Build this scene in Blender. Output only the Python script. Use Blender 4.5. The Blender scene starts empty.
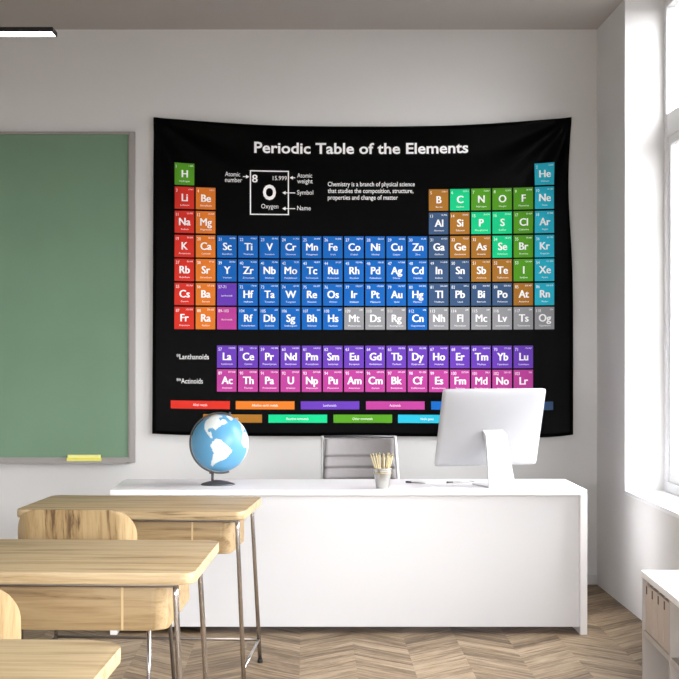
import bpy, bmesh, math, random
from mathutils import Vector, Matrix

random.seed(7)
SC = bpy.context.scene
COL = SC.collection
PI = math.pi

# ---------------------------------------------------------------- camera frame
H = 1.471            # eye height
F = 1500.0           # focal length in pixels of a 679 px frame
VX, VY = 306.0, 350.5


def at(px, py, d):
    return Vector(((px - VX) * d / F, d, H - (py - VY) * d / F))


def X(px, d):
    return (px - VX) * d / F


def Z(py, d):
    return H - (py - VY) * d / F


def lin(c):
    r = []
    for v in c:
        v = v / 255.0
        r.append(v / 12.92 if v <= 0.04045 else ((v + 0.055) / 1.055) ** 2.4)
    return (r[0], r[1], r[2], 1.0)


# ---------------------------------------------------------------- materials
def mat(name, rgb, rough=0.6, metal=0.0, spec=0.5, noise=0.0, nscale=12.0, bump=0.0, emit=None):
    m = bpy.data.materials.new(name)
    m.use_nodes = True
    nt = m.node_tree
    b = nt.nodes['Principled BSDF']
    c = lin(rgb)
    b.inputs['Base Color'].default_value = c
    b.inputs['Roughness'].default_value = rough
    b.inputs['Metallic'].default_value = metal
    b.inputs['Specular IOR Level'].default_value = spec
    if emit:
        b.inputs['Emission Color'].default_value = c
        b.inputs['Emission Strength'].default_value = emit
    if noise or bump:
        tc = nt.nodes.new('ShaderNodeTexCoord')
        n = nt.nodes.new('ShaderNodeTexNoise')
        n.inputs['Scale'].default_value = nscale
        n.inputs['Detail'].default_value = 4
        nt.links.new(tc.outputs['Object'], n.inputs['Vector'])
        if noise:
            mx = nt.nodes.new('ShaderNodeMix')
            mx.data_type = 'RGBA'
            mx.inputs['A'].default_value = tuple(v * (1 - noise) for v in c[:3]) + (1,)
            mx.inputs['B'].default_value = tuple(min(1, v * (1 + noise)) for v in c[:3]) + (1,)
            nt.links.new(n.outputs['Fac'], mx.inputs['Factor'])
            nt.links.new(mx.outputs['Result'], b.inputs['Base Color'])
        if bump:
            bp = nt.nodes.new('ShaderNodeBump')
            bp.inputs['Strength'].default_value = bump
            bp.inputs['Distance'].default_value = 0.002
            nt.links.new(n.outputs['Fac'], bp.inputs['Height'])
            nt.links.new(bp.outputs['Normal'], b.inputs['Normal'])
    return m


def node(nt, kind, **kw):
    n = nt.nodes.new(kind)
    for k, v in kw.items():
        setattr(n, k, v)
    return n


def math_node(nt, op, a, b=None, c=None):
    n = nt.nodes.new('ShaderNodeMath')
    n.operation = op
    for i, v in enumerate((a, b, c)):
        if v is None:
            continue
        if isinstance(v, (int, float)):
            n.inputs[i].default_value = v
        else:
            nt.links.new(v, n.inputs[i])
    return n.outputs[0]


def ramp(nt, fac, stops):
    r = nt.nodes.new('ShaderNodeValToRGB')
    el = r.color_ramp.elements
    while len(el) < len(stops):
        el.new(0.5)
    for e, (p, c) in zip(el, stops):
        e.position = p
        e.color = lin(c)
    nt.links.new(fac, r.inputs['Fac'])
    return r.outputs['Color']


def combine(nt, x, y, z):
    n = nt.nodes.new('ShaderNodeCombineXYZ')
    for i, v in enumerate((x, y, z)):
        if isinstance(v, (int, float)):
            n.inputs[i].default_value = v
        else:
            nt.links.new(v, n.inputs[i])
    return n.outputs[0]


def noise_tex(nt, vec, scale, detail=4.0, rough=0.6, dist=0.0):
    n = nt.nodes.new('ShaderNodeTexNoise')
    n.inputs['Scale'].default_value = scale
    n.inputs['Detail'].default_value = detail
    n.inputs['Roughness'].default_value = rough
    n.inputs['Distortion'].default_value = dist
    nt.links.new(vec, n.inputs['Vector'])
    return n.outputs['Fac']


def wood(name, along='X', staves=0.0, seed=0.0, light=(181, 160, 125), mid=(158, 135, 99), dark=(84, 65, 43)):
    """oak: long streaks along one axis, optional glued staves across it"""
    m = bpy.data.materials.new(name)
    m.use_nodes = True
    nt = m.node_tree
    b = nt.nodes['Principled BSDF']
    b.inputs['Roughness'].default_value = 0.48
    b.inputs['Specular IOR Level'].default_value = 0.35
    tc = node(nt, 'ShaderNodeTexCoord')
    sp = node(nt, 'ShaderNodeSeparateXYZ')
    nt.links.new(tc.outputs['Object'], sp.inputs[0])
    x, y, z = sp.outputs
    L, A, B = {'X': (x, y, z), 'Z': (z, x, y), 'Y': (y, x, z)}[along]
    off = seed
    rnd = None
    if staves:
        sid = math_node(nt, 'FLOOR', math_node(nt, 'DIVIDE', math_node(nt, 'ADD', A, 20.0 + seed * 0.03), staves))
        wn = node(nt, 'ShaderNodeTexWhiteNoise')
        wn.noise_dimensions = '1D'
        nt.links.new(sid, wn.inputs['W'])
        rnd = wn.outputs['Value']
        Ls = math_node(nt, 'ADD', L, math_node(nt, 'MULTIPLY', rnd, 9.0))
    else:
        Ls = math_node(nt, 'ADD', L, off)
    v1 = combine(nt, math_node(nt, 'MULTIPLY', Ls, 1.6), math_node(nt, 'MULTIPLY', A, 22.0), math_node(nt, 'MULTIPLY', B, 22.0))
    n1 = noise_tex(nt, v1, 1.0, 5.0, 0.62, 0.6)
    v2 = combine(nt, math_node(nt, 'MULTIPLY', Ls, 5.0), math_node(nt, 'MULTIPLY', A, 120.0), math_node(nt, 'MULTIPLY', B, 120.0))
    n2 = noise_tex(nt, v2, 1.0, 3.0, 0.6, 0.2)
    f = math_node(nt, 'ADD', math_node(nt, 'MULTIPLY', n1, 0.78), math_node(nt, 'MULTIPLY', n2, 0.22))
    if rnd is not None:
        f = math_node(nt, 'ADD', f, math_node(nt, 'MULTIPLY', math_node(nt, 'SUBTRACT', rnd, 0.5), 0.20))
    c = ramp(nt, f, [(0.33, dark), (0.42, mid), (0.55, light), (0.68, mid)])
    nt.links.new(c, b.inputs['Base Color'])
    bp = node(nt, 'ShaderNodeBump')
    bp.inputs['Strength'].default_value = 0.12
    bp.inputs['Distance'].default_value = 0.001
    nt.links.new(n2, bp.inputs['Height'])
    nt.links.new(bp.outputs['Normal'], b.inputs['Normal'])
    return m


CHEV_W = 0.265
CHEV_X0 = 0.235


def chevron_floor():
    m = bpy.data.materials.new('chevron_parquet')
    m.use_nodes = True
    nt = m.node_tree
    b = nt.nodes['Principled BSDF']
    b.inputs['Roughness'].default_value = 0.55
    b.inputs['Specular IOR Level'].default_value = 0.3
    tc = node(nt, 'ShaderNodeTexCoord')
    sp = node(nt, 'ShaderNodeSeparateXYZ')
    nt.links.new(tc.outputs['Object'], sp.inputs[0])
    x, y = sp.outputs[0], sp.outputs[1]
    u = math_node(nt, 'DIVIDE', math_node(nt, 'ADD', x, 20 * CHEV_W * 2 - CHEV_X0), CHEV_W)
    col = math_node(nt, 'FLOOR', u)
    fx = math_node(nt, 'SUBTRACT', u, col)
    odd = math_node(nt, 'MODULO', col, 2.0)
    tri = math_node(nt, 'ABSOLUTE', math_node(nt, 'SUBTRACT', fx, odd))   # fx or 1-fx
    v = math_node(nt, 'ADD', math_node(nt, 'ADD', y, 30.0), math_node(nt, 'MULTIPLY', tri, CHEV_W * 0.95))
    pw = 0.125
    pv = math_node(nt, 'DIVIDE', v, pw)
    pid = math_node(nt, 'FLOOR', pv)
    fv = math_node(nt, 'SUBTRACT', pv, pid)
    wn = node(nt, 'ShaderNodeTexWhiteNoise')
    wn.noise_dimensions = '2D'
    nt.links.new(combine(nt, pid, col, 0.0), wn.inputs['Vector'])
    rnd = wn.outputs['Value']
    # grain: long along the plank, tight across it
    gv = combine(nt, math_node(nt, 'ADD', math_node(nt, 'MULTIPLY', fx, 0.9), math_node(nt, 'MULTIPLY', rnd, 40.0)),
                 math_node(nt, 'MULTIPLY', v, 26.0), col)
    n1 = noise_tex(nt, gv, 1.0, 5.0, 0.65, 0.8)
    gv2 = combine(nt, math_node(nt, 'ADD', math_node(nt, 'MULTIPLY', fx, 4.0), math_node(nt, 'MULTIPLY', rnd, 40.0)),
                  math_node(nt, 'MULTIPLY', v, 110.0), col)
    n2 = noise_tex(nt, gv2, 1.0, 3.0, 0.6, 0.2)
    f = math_node(nt, 'ADD', math_node(nt, 'MULTIPLY', n1, 0.7), math_node(nt, 'MULTIPLY', n2, 0.3))
    f = math_node(nt, 'ADD', f, math_node(nt, 'MULTIPLY', math_node(nt, 'SUBTRACT', rnd, 0.5), 0.16))
    c = ramp(nt, f, [(0.34, (76, 60, 43)), (0.43, (108, 89, 67)), (0.54, (142, 122, 97)), (0.66, (164, 145, 120))])
    gap = math_node(nt, 'MAXIMUM', math_node(nt, 'LESS_THAN', fv, 0.03),
                    math_node(nt, 'MULTIPLY', math_node(nt, 'LESS_THAN', fx, 0.008), 0.25))
    mx = node(nt, 'ShaderNodeMix', data_type='RGBA')
    mx.inputs['B'].default_value = lin((72, 58, 44))
    nt.links.new(math_node(nt, 'MULTIPLY', gap, 0.6), mx.inputs['Factor'])
    nt.links.new(c, mx.inputs['A'])
    nt.links.new(mx.outputs['Result'], b.inputs['Base Color'])
    return m


def glass_mat():
    m = bpy.data.materials.new('window_glass')
    m.use_nodes = True
    nt = m.node_tree
    nt.nodes.clear()
    out = node(nt, 'ShaderNodeOutputMaterial')
    mix = node(nt, 'ShaderNodeMixShader')
    t = node(nt, 'ShaderNodeBsdfTransparent')
    g = node(nt, 'ShaderNodeBsdfGlossy')
    g.inputs['Roughness'].default_value = 0.02
    lw = node(nt, 'ShaderNodeLayerWeight')
    lw.inputs['Blend'].default_value = 0.5
    nt.links.new(math_node(nt, 'MULTIPLY_ADD', math_node(nt, 'POWER', lw.outputs['Facing'], 4.0), 0.90, 0.04), mix.inputs[0])
    nt.links.new(t.outputs[0], mix.inputs[1])
    nt.links.new(g.outputs[0], mix.inputs[2])
    nt.links.new(mix.outputs[0], out.inputs[0])
    return m


WALL_C = (216, 215, 214)
M = {
    'wall': mat('wall_paint', WALL_C, 0.9, spec=0.1, noise=0.02, nscale=3, bump=0.03),
    'ceiling': mat('ceiling_paint', (184, 178, 174), 0.95, spec=0.05, noise=0.02, nscale=2),
    'skirting': mat('baseboard_paint', (206, 205, 204), 0.7, spec=0.3),
    'white_frame': mat('window_frame_white', (222, 222, 224), 0.4),
    'floor': chevron_floor(),
    'glass': glass_mat(),
    'board': mat('chalkboard_green', (112, 140, 116), 0.75, spec=0.2, noise=0.10, nscale=2.2),
    'alu': mat('brushed_aluminium', (165, 163, 162), 0.38, metal=0.75),
    'alu_light': mat('satin_aluminium', (215, 214, 213), 0.45, metal=0.5),
    'grey_trim': mat('grey_board_frame', (150, 145, 142), 0.5, metal=0.3),
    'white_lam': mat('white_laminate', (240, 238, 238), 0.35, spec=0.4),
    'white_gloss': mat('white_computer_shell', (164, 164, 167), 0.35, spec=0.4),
    'white_stand': mat('white_computer_stand', (206, 206, 208), 0.35, spec=0.4),
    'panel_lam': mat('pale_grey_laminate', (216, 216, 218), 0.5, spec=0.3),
    'shaded_lam': mat('white_laminate_shaded', (180, 172, 165), 0.5, spec=0.3),  # white laminate darkened: shade of the bookcase's open side is in the colour
    'screen': mat('dark_screen', (12, 12, 14), 0.12),
    'chrome': mat('chrome_tube', (188, 182, 178), 0.25, metal=0.95),
    'steel': mat('dark_steel_tube', (120, 112, 106), 0.35, metal=0.8),
    'dark_metal': mat('dark_grey_metal', (92, 91, 92), 0.4, metal=0.6),
    'black': mat('black_metal', (22, 20, 20), 0.5),
    'rubber': mat('black_rubber', (30, 30, 30), 0.8),
    'yellow': mat('yellow_felt', (222, 216, 100), 0.9, noise=0.08, nscale=60, bump=0.3),
    'diffuser': mat('light_diffuser', (255, 253, 250), 0.6, emit=6.0),
    'leather': mat('grey_leather', (134, 129, 129), 0.5, noise=0.06, nscale=40, bump=0.15),
    'binder': mat('beige_card', (196, 182, 171), 0.8, noise=0.04, nscale=20),
    'notch': mat('dark_slot', (50, 44, 40), 0.8),
    'pencil': mat('pale_pencil_wood', (198, 182, 142), 0.6, noise=0.08, nscale=50),
    'graphite': mat('graphite', (40, 38, 38), 0.5),
    'bucket': mat('silver_bucket', (186, 185, 182), 0.3, metal=0.85),
    'ocean': mat('globe_ocean', (92, 156, 196), 0.35, noise=0.05, nscale=10),
    'land': mat('globe_land', (222, 228, 226), 0.4, noise=0.04, nscale=25),
    'wood_top': wood('oak_top', 'X', 0.0, 1.3),
    'wood_box': wood('oak_box', 'X', 0.0, 5.1, light=(160, 137, 101), mid=(141, 116, 80), dark=(92, 70, 43)),
    'wood_stave': wood('oak_staves', 'Z', 0.075, 2.0, light=(164, 141, 103), mid=(146, 121, 83), dark=(88, 66, 41)),
    'wood_seat': wood('oak_seat', 'Y', 0.075, 4.0),
    'wood_edge': wood('oak_edge', 'Z', 0.0, 8.0, light=(196, 172, 130), mid=(184, 158, 114), dark=(154, 126, 82)),
}


# ---------------------------------------------------------------- mesh builder
class MB:
    def __init__(self):
        self.bm = bmesh.new()

    def _tag(self, faces, mi, smooth=False):
        for f in faces:
            f.material_index = mi
            f.smooth = smooth

    def box(self, x0, x1, y0, y1, z0, z1, bev=0.0, seg=2, mi=0, mtx=None):
        tmp = bmesh.new()
        vs = [tmp.verts.new((x, y, z)) for z in (z0, z1) for y in (y0, y1) for x in (x0, x1)]
        for q in ((0, 2, 3, 1), (4, 5, 7, 6), (0, 1, 5, 4), (2, 6, 7, 3), (0, 4, 6, 2), (1, 3, 7, 5)):
            tmp.faces.new([vs[i] for i in q])
        if bev:
            bmesh.ops.bevel(tmp, geom=list(tmp.edges), offset=bev, segments=seg, profile=0.6, affect='EDGES')
        self.merge(tmp, mi, mtx)
        return self

    def prism(self, poly, z0, z1, bev=0.0, seg=2, mi=0, mtx=None, smooth=False):
        """poly: list of (x, y) counter-clockwise"""
        tmp = bmesh.new()
        lo = [tmp.verts.new((x, y, z0)) for x, y in poly]
        hi = [tmp.verts.new((x, y, z1)) for x, y in poly]
        n = len(poly)
        fb = tmp.faces.new(lo[::-1])
        ft = tmp.faces.new(hi)
        for i in range(n):
            j = (i + 1) % n
            f = tmp.faces.new((lo[i], lo[j], hi[j], hi[i]))
            f.smooth = smooth
        if bev:
            es = list(fb.edges) + list(ft.edges)
            bmesh.ops.bevel(tmp, geom=es, offset=bev, segments=seg, profile=0.5, affect='EDGES')
        self.merge(tmp, mi, mtx, keep_smooth=True)
        return self

    def tube(self, pts, r, seg=12, mi=0, mtx=None, r1=None, flat=1.0):
        pts = [Vector(p) for p in pts]
        tmp = bmesh.new()
        rings = []
        n = len(pts)
        up = None
        for i, p in enumerate(pts):
            t = (pts[min(i + 1, n - 1)] - pts[max(i - 1, 0)]).normalized()
            if up is None:
                up = Vector((0, 0, 1)) if abs(t.z) < 0.9 else Vector((0, 1, 0))
            a = t.cross(up)
            a.normalize()
            b_ = a.cross(t)
            b_.normalize()
            up = b_
            rr = r if r1 is None else r + (r1 - r) * i / max(1, n - 1)
            rings.append([tmp.verts.new(p + a * (rr * math.cos(2 * PI * k / seg)) + b_ * (rr * flat * math.sin(2 * PI * k / seg))) for k in range(seg)])
        for i in range(n - 1):
            for k in range(seg):
                l = (k + 1) % seg
                f = tmp.faces.new((rings[i][k], rings[i][l], rings[i + 1][l], rings[i + 1][k]))
                f.smooth = True
        tmp.faces.new(rings[0][::-1])
        tmp.faces.new(rings[-1])
        bmesh.ops.recalc_face_normals(tmp, faces=tmp.faces)
        self.merge(tmp, mi, mtx, keep_smooth=True)
        return self

    def lathe(self, prof, seg=32, mi=0, mtx=None, sx=1.0, sy=1.0):
        """prof: list of (r, z) bottom to top; r=0 ends close"""
        tmp = bmesh.new()
        rings = []
        for r, z in prof:
            if r <= 1e-6:
                rings.append([tmp.verts.new((0, 0, z))])
            else:
                rings.append([tmp.verts.new((r * sx * math.cos(2 * PI * k / seg), r * sy * math.sin(2 * PI * k / seg), z)) for k in range(seg)])
        for a, b in zip(rings, rings[1:]):
            for k in range(seg):
                l = (k + 1) % seg
                q = [a[k % len(a)], a[l % len(a)], b[l % len(b)], b[k % len(b)]]
                u = []
                for v in q:
                    if v not in u:
                        u.append(v)
                if len(u) > 2:
                    f = tmp.faces.new(u)
                    f.smooth = True
        bmesh.ops.recalc_face_normals(tmp, faces=tmp.faces)
        self.merge(tmp, mi, mtx, keep_smooth=True)
        return self

    def sheet(self, fn, nu, nv, thick, mi=0):
        """closed curved panel: fn(u, v) -> (point, normal)"""
        tmp = bmesh.new()
        fr, bk = [], []
        for j in range(nv + 1):
            ra, rb = [], []
            for i in range(nu + 1):
                p, nrm = fn(i / nu, j / nv)
                ra.append(tmp.verts.new(p + nrm * thick / 2))
                rb.append(tmp.verts.new(p - nrm * thick / 2))
            fr.append(ra)
            bk.append(rb)
        for j in range(nv):
            for i in range(nu):
                for g, rev in ((fr, False), (bk, True)):
                    q = [g[j][i], g[j][i + 1], g[j + 1][i + 1], g[j + 1][i]]
                    f = tmp.faces.new(q[::-1] if rev else q)
                    f.smooth = True
        ring = [(0, i) for i in range(nu)] + [(j, nu) for j in range(nv)] + [(nv, i) for i in range(nu, 0, -1)] + [(j, 0) for j in range(nv, 0, -1)]
        for k in range(len(ring)):
            a, b = ring[k], ring[(k + 1) % len(ring)]
            f = tmp.faces.new((fr[a[0]][a[1]], fr[b[0]][b[1]], bk[b[0]][b[1]], bk[a[0]][a[1]]))
            f.smooth = False
        bmesh.ops.recalc_face_normals(tmp, faces=tmp.faces)
        self.merge(tmp, mi, keep_smooth=True)
        return self

    def merge(self, tmp, mi=0, mtx=None, keep_smooth=False):
        mp = {}
        for v in tmp.verts:
            mp[v] = self.bm.verts.new(mtx @ v.co if mtx is not None else v.co)
        for f in tmp.faces:
            try:
                g = self.bm.faces.new([mp[v] for v in f.verts])
            except ValueError:
                continue
            g.material_index = mi
            g.smooth = f.smooth if keep_smooth else False
        tmp.free()

    def build(self, name, mats, parent=None, sharp=None):
        me = bpy.data.meshes.new(name)
        bmesh.ops.recalc_face_normals(self.bm, faces=self.bm.faces)
        self.bm.to_mesh(me)
        self.bm.free()
        for mm in (mats if isinstance(mats, (list, tuple)) else [mats]):
            me.materials.append(M[mm] if isinstance(mm, str) else mm)
        if sharp is not None:
            me.set_sharp_from_angle(angle=sharp)
        o = bpy.data.objects.new(name, me)
        COL.objects.link(o)
        if parent is not None:
            o.parent = parent
        return o


def tag(o, label=None, cat=None, group=None, kind=None):
    for k, v in (('label', label), ('category', cat), ('group', group), ('kind', kind)):
        if v:
            o[k] = v
    return o


def thing(name, label, cat, loc=(0, 0, 0), rz=0.0, group=None):
    o = bpy.data.objects.new(name, None)
    o.empty_display_size = 0.1
    COL.objects.link(o)
    o.location = loc
    o.rotation_euler = (0, 0, rz)
    return tag(o, label, cat, group)


def struct(o):
    o['kind'] = 'structure'
    return o


def rrect(x0, x1, y0, y1, r, n=6):
    """rounded rectangle outline, r a number or four radii (x0y0, x1y0, x1y1, x0y1)"""
    if not isinstance(r, (tuple, list)):
        r = (r,) * 4
    out = []
    for (cx, cy, a0, rr) in ((x0 + r[0], y0 + r[0], PI, r[0]), (x1 - r[1], y0 + r[1], 1.5 * PI, r[1]),
                             (x1 - r[2], y1 - r[2], 0, r[2]), (x0 + r[3], y1 - r[3], 0.5 * PI, r[3])):
        for k in range(n + 1):
            a = a0 + 0.5 * PI * k / n
            out.append((cx + rr * math.cos(a), cy + rr * math.sin(a)))
    return out


# ---------------------------------------------------------------- room shell
DW = 9.43                       # far wall
XR = 1.83                       # right wall
XL, YB = -4.2, -1.0
ZC = 3.489
WT = 0.285                      # right wall thickness
SILL = 0.665

struct(MB().box(XL - 0.1, XR + WT, YB - 0.2, DW + 0.1, -0.1, 0).build('floor', 'floor'))
struct(MB().box(XL - 0.1, XR + WT, YB - 0.2, DW + 0.1, ZC, ZC + 0.1).build('ceiling', 'ceiling'))
struct(MB().box(XL - 0.1, XR + WT, DW, DW + 0.1, 0, ZC).build('wall_back', 'wall'))
struct(MB().box(XL - 0.1, XL, YB, DW, 0, ZC).build('wall_left', 'wall'))
RX0, RX1, RZ0, RZ1 = -3.7, 1.5, 0.80, 2.55          # unseen window, added behind the viewer for frontal fill light
wf = MB()
wf.box(XL - 0.1, XR + WT, YB - 0.2, YB, 0, RZ0)
wf.box(XL - 0.1, XR + WT, YB - 0.2, YB, RZ1, ZC)
wf.box(XL - 0.1, RX0, YB - 0.2, YB, RZ0, RZ1)
wf.box(RX1, XR + WT, YB - 0.2, YB, RZ0, RZ1)
struct(wf.build('wall_front', 'wall'))
WINS = [(7.33, 8.605, ZC), (3.0, 6.4, 2.75), (-0.75, 2.4, 2.75)]
wr = MB()
wr.box(XR, XR + WT, YB, DW, 0, SILL)
edges = [DW] + [v for a, b, h in WINS for v in (b, a)] + [YB]
for a, b, h in WINS:
    if h < ZC:
        wr.box(XR, XR + WT, a, b, h, ZC)
for i in range(0, len(edges), 2):
    wr.box(XR, XR + WT, edges[i + 1], edges[i], SILL, ZC)
struct(wr.build('wall_right', 'wall'))
struct(MB().box(XL, XR, DW - 0.012, DW, 0, 0.066, 0.003).build('baseboard_back', 'skirting'))



def make_window(n, a, b, ztop, zbot, mtx, d0, transom):
    """frame in the opening a..b, built along local Y with the room on the -X side; d0: depth of the frame's inner face"""
    f0, f1 = d0, d0 + 0.055
    nsash = max(2, round((b - a) / 1.0))
    zt_ = transom if transom else ztop - 0.055
    w = MB()
    w.box(f0, f1, b - 0.055, b, zbot, ztop, 0.004, mtx=mtx)
    w.box(f0, f1, a, a + 0.055, zbot, ztop, 0.004, mtx=mtx)
    w.box(f0, f1, a + 0.055, b - 0.055, zbot, zbot + 0.06, 0.004, mtx=mtx)
    w.box(f0, f1, a + 0.055, b - 0.055, ztop - 0.06, ztop, 0.004, mtx=mtx)
    wo = struct(w.build('window_%d' % n, 'white_frame'))
    if transom:
        MB().box(f0 + 0.004, f1 - 0.004, a + 0.055, b - 0.055, zt_, zt_ + 0.13, 0.004, mtx=mtx).build('transom', 'white_frame', wo)
    for k in range(1, nsash):
        ym = a + (b - a) * k / nsash
        MB().box(f0 + 0.004, f1 - 0.004, ym - 0.035, ym + 0.035, zbot + 0.06, zt_, 0.004, mtx=mtx).build('mullion', 'white_frame', wo)
    for k in range(nsash):
        s = MB()
        y0 = a + 0.055 + (b - a - 0.11) * k / nsash + (0.035 if k else 0)
        y1 = a + 0.055 + (b - a - 0.11) * (k + 1) / nsash - (0.035 if k < nsash - 1 else 0)
        for (p0, p1, q0, q1) in ((y0, y1, zbot + 0.06, zbot + 0.11), (y0, y1, zt_ - 0.05, zt_), (y0, y0 + 0.045, zbot + 0.11, zt_ - 0.05), (y1 - 0.045, y1, zbot + 0.11, zt_ - 0.05)):
            s.box(f0 + 0.014, f1 - 0.006, p0, p1, q0, q1, 0.004, mtx=mtx)
        s.build('sash', 'white_frame', wo)
    MB().box(f0 + 0.034, f0 + 0.040, a + 0.055, b - 0.055, zbot + 0.06, ztop - 0.06, mtx=mtx).build('glass_pane', 'glass', wo)
    MB().box(-0.002, f0, a, b, zbot - 0.02, zbot + 0.004, 0.003, mtx=mtx).build('window_sill', 'white_frame', wo)
    # daylight portal: only guides the sky's own light through the opening
    ld = bpy.data.lights.new('window_daylight', 'AREA')
    ld.shape = 'RECTANGLE'
    ld.size = ztop - zbot
    ld.size_y = b - a
    ld.cycles.is_portal = True
    lo = bpy.data.objects.new('window_daylight', ld)
    COL.objects.link(lo)
    lo.matrix_world = mtx @ Matrix.Translation((d0 + 0.085, (a + b) / 2, (zbot + ztop) / 2)) @ Matrix.Rotation(PI / 2, 4, 'Y')


for n, (a, b, h) in enumerate(WINS):
    make_window(n + 1, a, b, h, SILL, Matrix.Translation((XR, 0, 0)), 0.224, 2.69 if h == ZC else None)
make_window(4, RX0, RX1, RZ1, RZ0, Matrix(((0, 1, 0, 0), (-1, 0, 0, YB), (0, 0, 1, 0), (0, 0, 0, 1))), 0.14, None)  # added rear window, lets sky light onto the desk front

# ---------------------------------------------------------------- hanging lamp
def linear_light(xr, xl, y, label, d=8.0):
    z0 = 3.172
    r = thing('linear_light', label, 'ceiling light', ((xl + xr) / 2, y, z0))
    hx = (xr - xl) / 2
    hb = MB()
    hb.box(-hx, hx, 0, 0.006, 0, 0.024, 0.001)
    hb.box(-hx, hx, 0.134, 0.140, 0, 0.024, 0.001)
    hb.box(-hx, -hx + 0.008, 0.006, 0.134, 0, 0.024, 0.001)
    hb.box(hx - 0.008, hx, 0.006, 0.134, 0, 0.024, 0.001)
    hb.box(-hx + 0.006, hx - 0.006, 0.004, 0.136, 0.018, 0.026, 0.001)
    hb.build('housing', 'black', r)
    MB().box(-hx + 0.009, hx - 0.009, 0.007, 0.133, 0.001, 0.017).build('diffuser', 'diffuser', r)
    for sx in (-1, 1):
        x = sx * (hx - 0.42)
        MB().tube([(x, 0.07, 0.026), (x, 0.07, ZC - z0)], 0.003, 8).build('suspension_cable', 'black', r)
    return r


linear_light(X(53, 8.0), X(53, 8.0) - 1.8, 8.0, 'slim black linear lamp with glowing white underside, above the green chalkboard')

# ---------------------------------------------------------------- chalkboard
bx1, bx0 = X(134.8, 9.39), -4.0
bz1, bz0 = Z(131.5, 9.39), Z(462.8, 9.39)
cb = thing('chalkboard', 'long green chalkboard in a thin grey frame on the far wall', 'chalkboard', ((bx0 + bx1) / 2, DW, bz0))
hw = (bx1 - bx0) / 2
hh = bz1 - bz0
MB().box(-hw + 0.02, hw - 0.03, -0.030, -0.002, 0.03, hh - 0.012).build('writing_surface', 'board', cb)
fr = MB()
fr.box(-hw, hw, -0.042, -0.001, hh - 0.016, hh, 0.002)
fr.box(-hw, -hw + 0.034, -0.042, -0.001, 0, hh - 0.016, 0.002)
fr.box(hw - 0.034, hw, -0.042, -0.001, 0, hh - 0.016, 0.002)
fr.box(hw - 0.042, hw - 0.034, -0.034, -0.001, 0.034, hh - 0.016, 0.001)
fr.box(-hw + 0.034, hw - 0.034, -0.042, -0.001, 0, 0.034, 0.002)
fr.build('board_frame', 'grey_trim', cb)
tr = MB()
tr.box(-hw, hw - 0.05, -0.10, -0.042, 0.0, 0.008, 0.002)
tr.box(-hw, hw - 0.05, -0.104, -0.099, 0.0, 0.016, 0.001)
tr.build('chalk_tray', 'grey_trim', cb)

e0, e1 = X(67, 9.35), X(101, 9.35)
er = thing('board_eraser', 'yellow felt board eraser lying on the chalkboard tray', 'board eraser', ((e0 + e1) / 2, DW - 0.073, bz0 + 0.008))
ew = (e1 - e0) / 2
MB().box(-ew, ew, -0.024, 0.024, 0, 0.026, 0.004).build('felt_pad', 'yellow', er)
M['yellow_top'] = mat('yellow_plastic', (236, 232, 140), 0.45)
MB().prism(rrect(-ew + 0.004, ew - 0.004, -0.022, 0.022, 0.008), 0.026, 0.044, 0.004).build('grip', 'yellow_top', er)

# ---------------------------------------------------------------- tapestry
PRINT = {
    'k': (1, 1, 1), 'w': (255, 255, 255),
    'r': (214, 54, 42), 'o': (224, 124, 46), 'b': (28, 102, 186), 'p': (106, 64, 178), 'm': (184, 68, 150),
    's': (64, 90, 126), 't': (30, 208, 140), 'g': (88, 158, 40), 'c': (46, 184, 210), 'n': (170, 116, 46), 'y': (150, 150, 154),
}
TM = []
TI = {}
for k_, c_ in PRINT.items():
    TI[k_] = len(TM)
    TM.append(mat('printed_cloth_' + {'k': 'black', 'w': 'white', 'r': 'red', 'o': 'orange', 'b': 'blue', 'p': 'purple', 'm': 'magenta',
                                       's': 'slate', 't': 'mint', 'g': 'green', 'c': 'cyan', 'n': 'brown', 'y': 'grey'}[k_],
                  c_, 0.42 if k_ == 'k' else 0.85, spec=0.05 if k_ == 'k' else 0.1))
DT = 9.402
T0, T1, TY0, TY1 = 153.5, 573.0, 117.0, 436.0


def cloth(px, py, layer=0.0):
    """print coordinates (photo pixels on a flat cloth) -> point on the hung cloth"""
    u = (px - T0) / (T1 - T0)
    v = (py - TY0) / (TY1 - TY0)
    q = 1 - abs(2 * u - 1) ** 2.4
    y = py + 9.5 * q * math.exp(-(py - TY0) / 80.0)
    y += -2.4 * math.exp(-u / 0.10) * v ** 6 + 1.6 * math.exp(-((u - 0.86) / 0.14) ** 2) * v ** 6
    if u > 0.93:
        t = (u - 0.93) / 0.07
        y -= 2.0 * t * t * max(0.0, v) ** 10
    x = px
    if u > 0.95:
        x -= 4.6 * ((u - 0.95) / 0.05) ** 1.5 * math.exp(-((py - 185) / 62.0) ** 2)
    x -= 1.2 * (1 - u) ** 8 * v
    # drape: folds that radiate from the two pinned top corners, faint waves elsewhere
    d = 0.0
    for cx, sgn in ((T0, 1), (T1, -1)):
        dx, dy = (px - cx) * sgn + 4, py - TY0 + 4
        rr = math.hypot(dx, dy)
        th = math.atan2(dy, dx)
        d += 0.014 * math.exp(-((rr - 35) / 60.0) ** 2) * math.sin(th * 12.0 + 0.6) * min(1, rr / 25.0)
    d += 0.003 * math.sin(px * 0.035 + py * 0.012) * q
    d += 0.006 * v
    return Vector((X(x, DT), DT - d - layer, Z(y, DT)))


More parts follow.
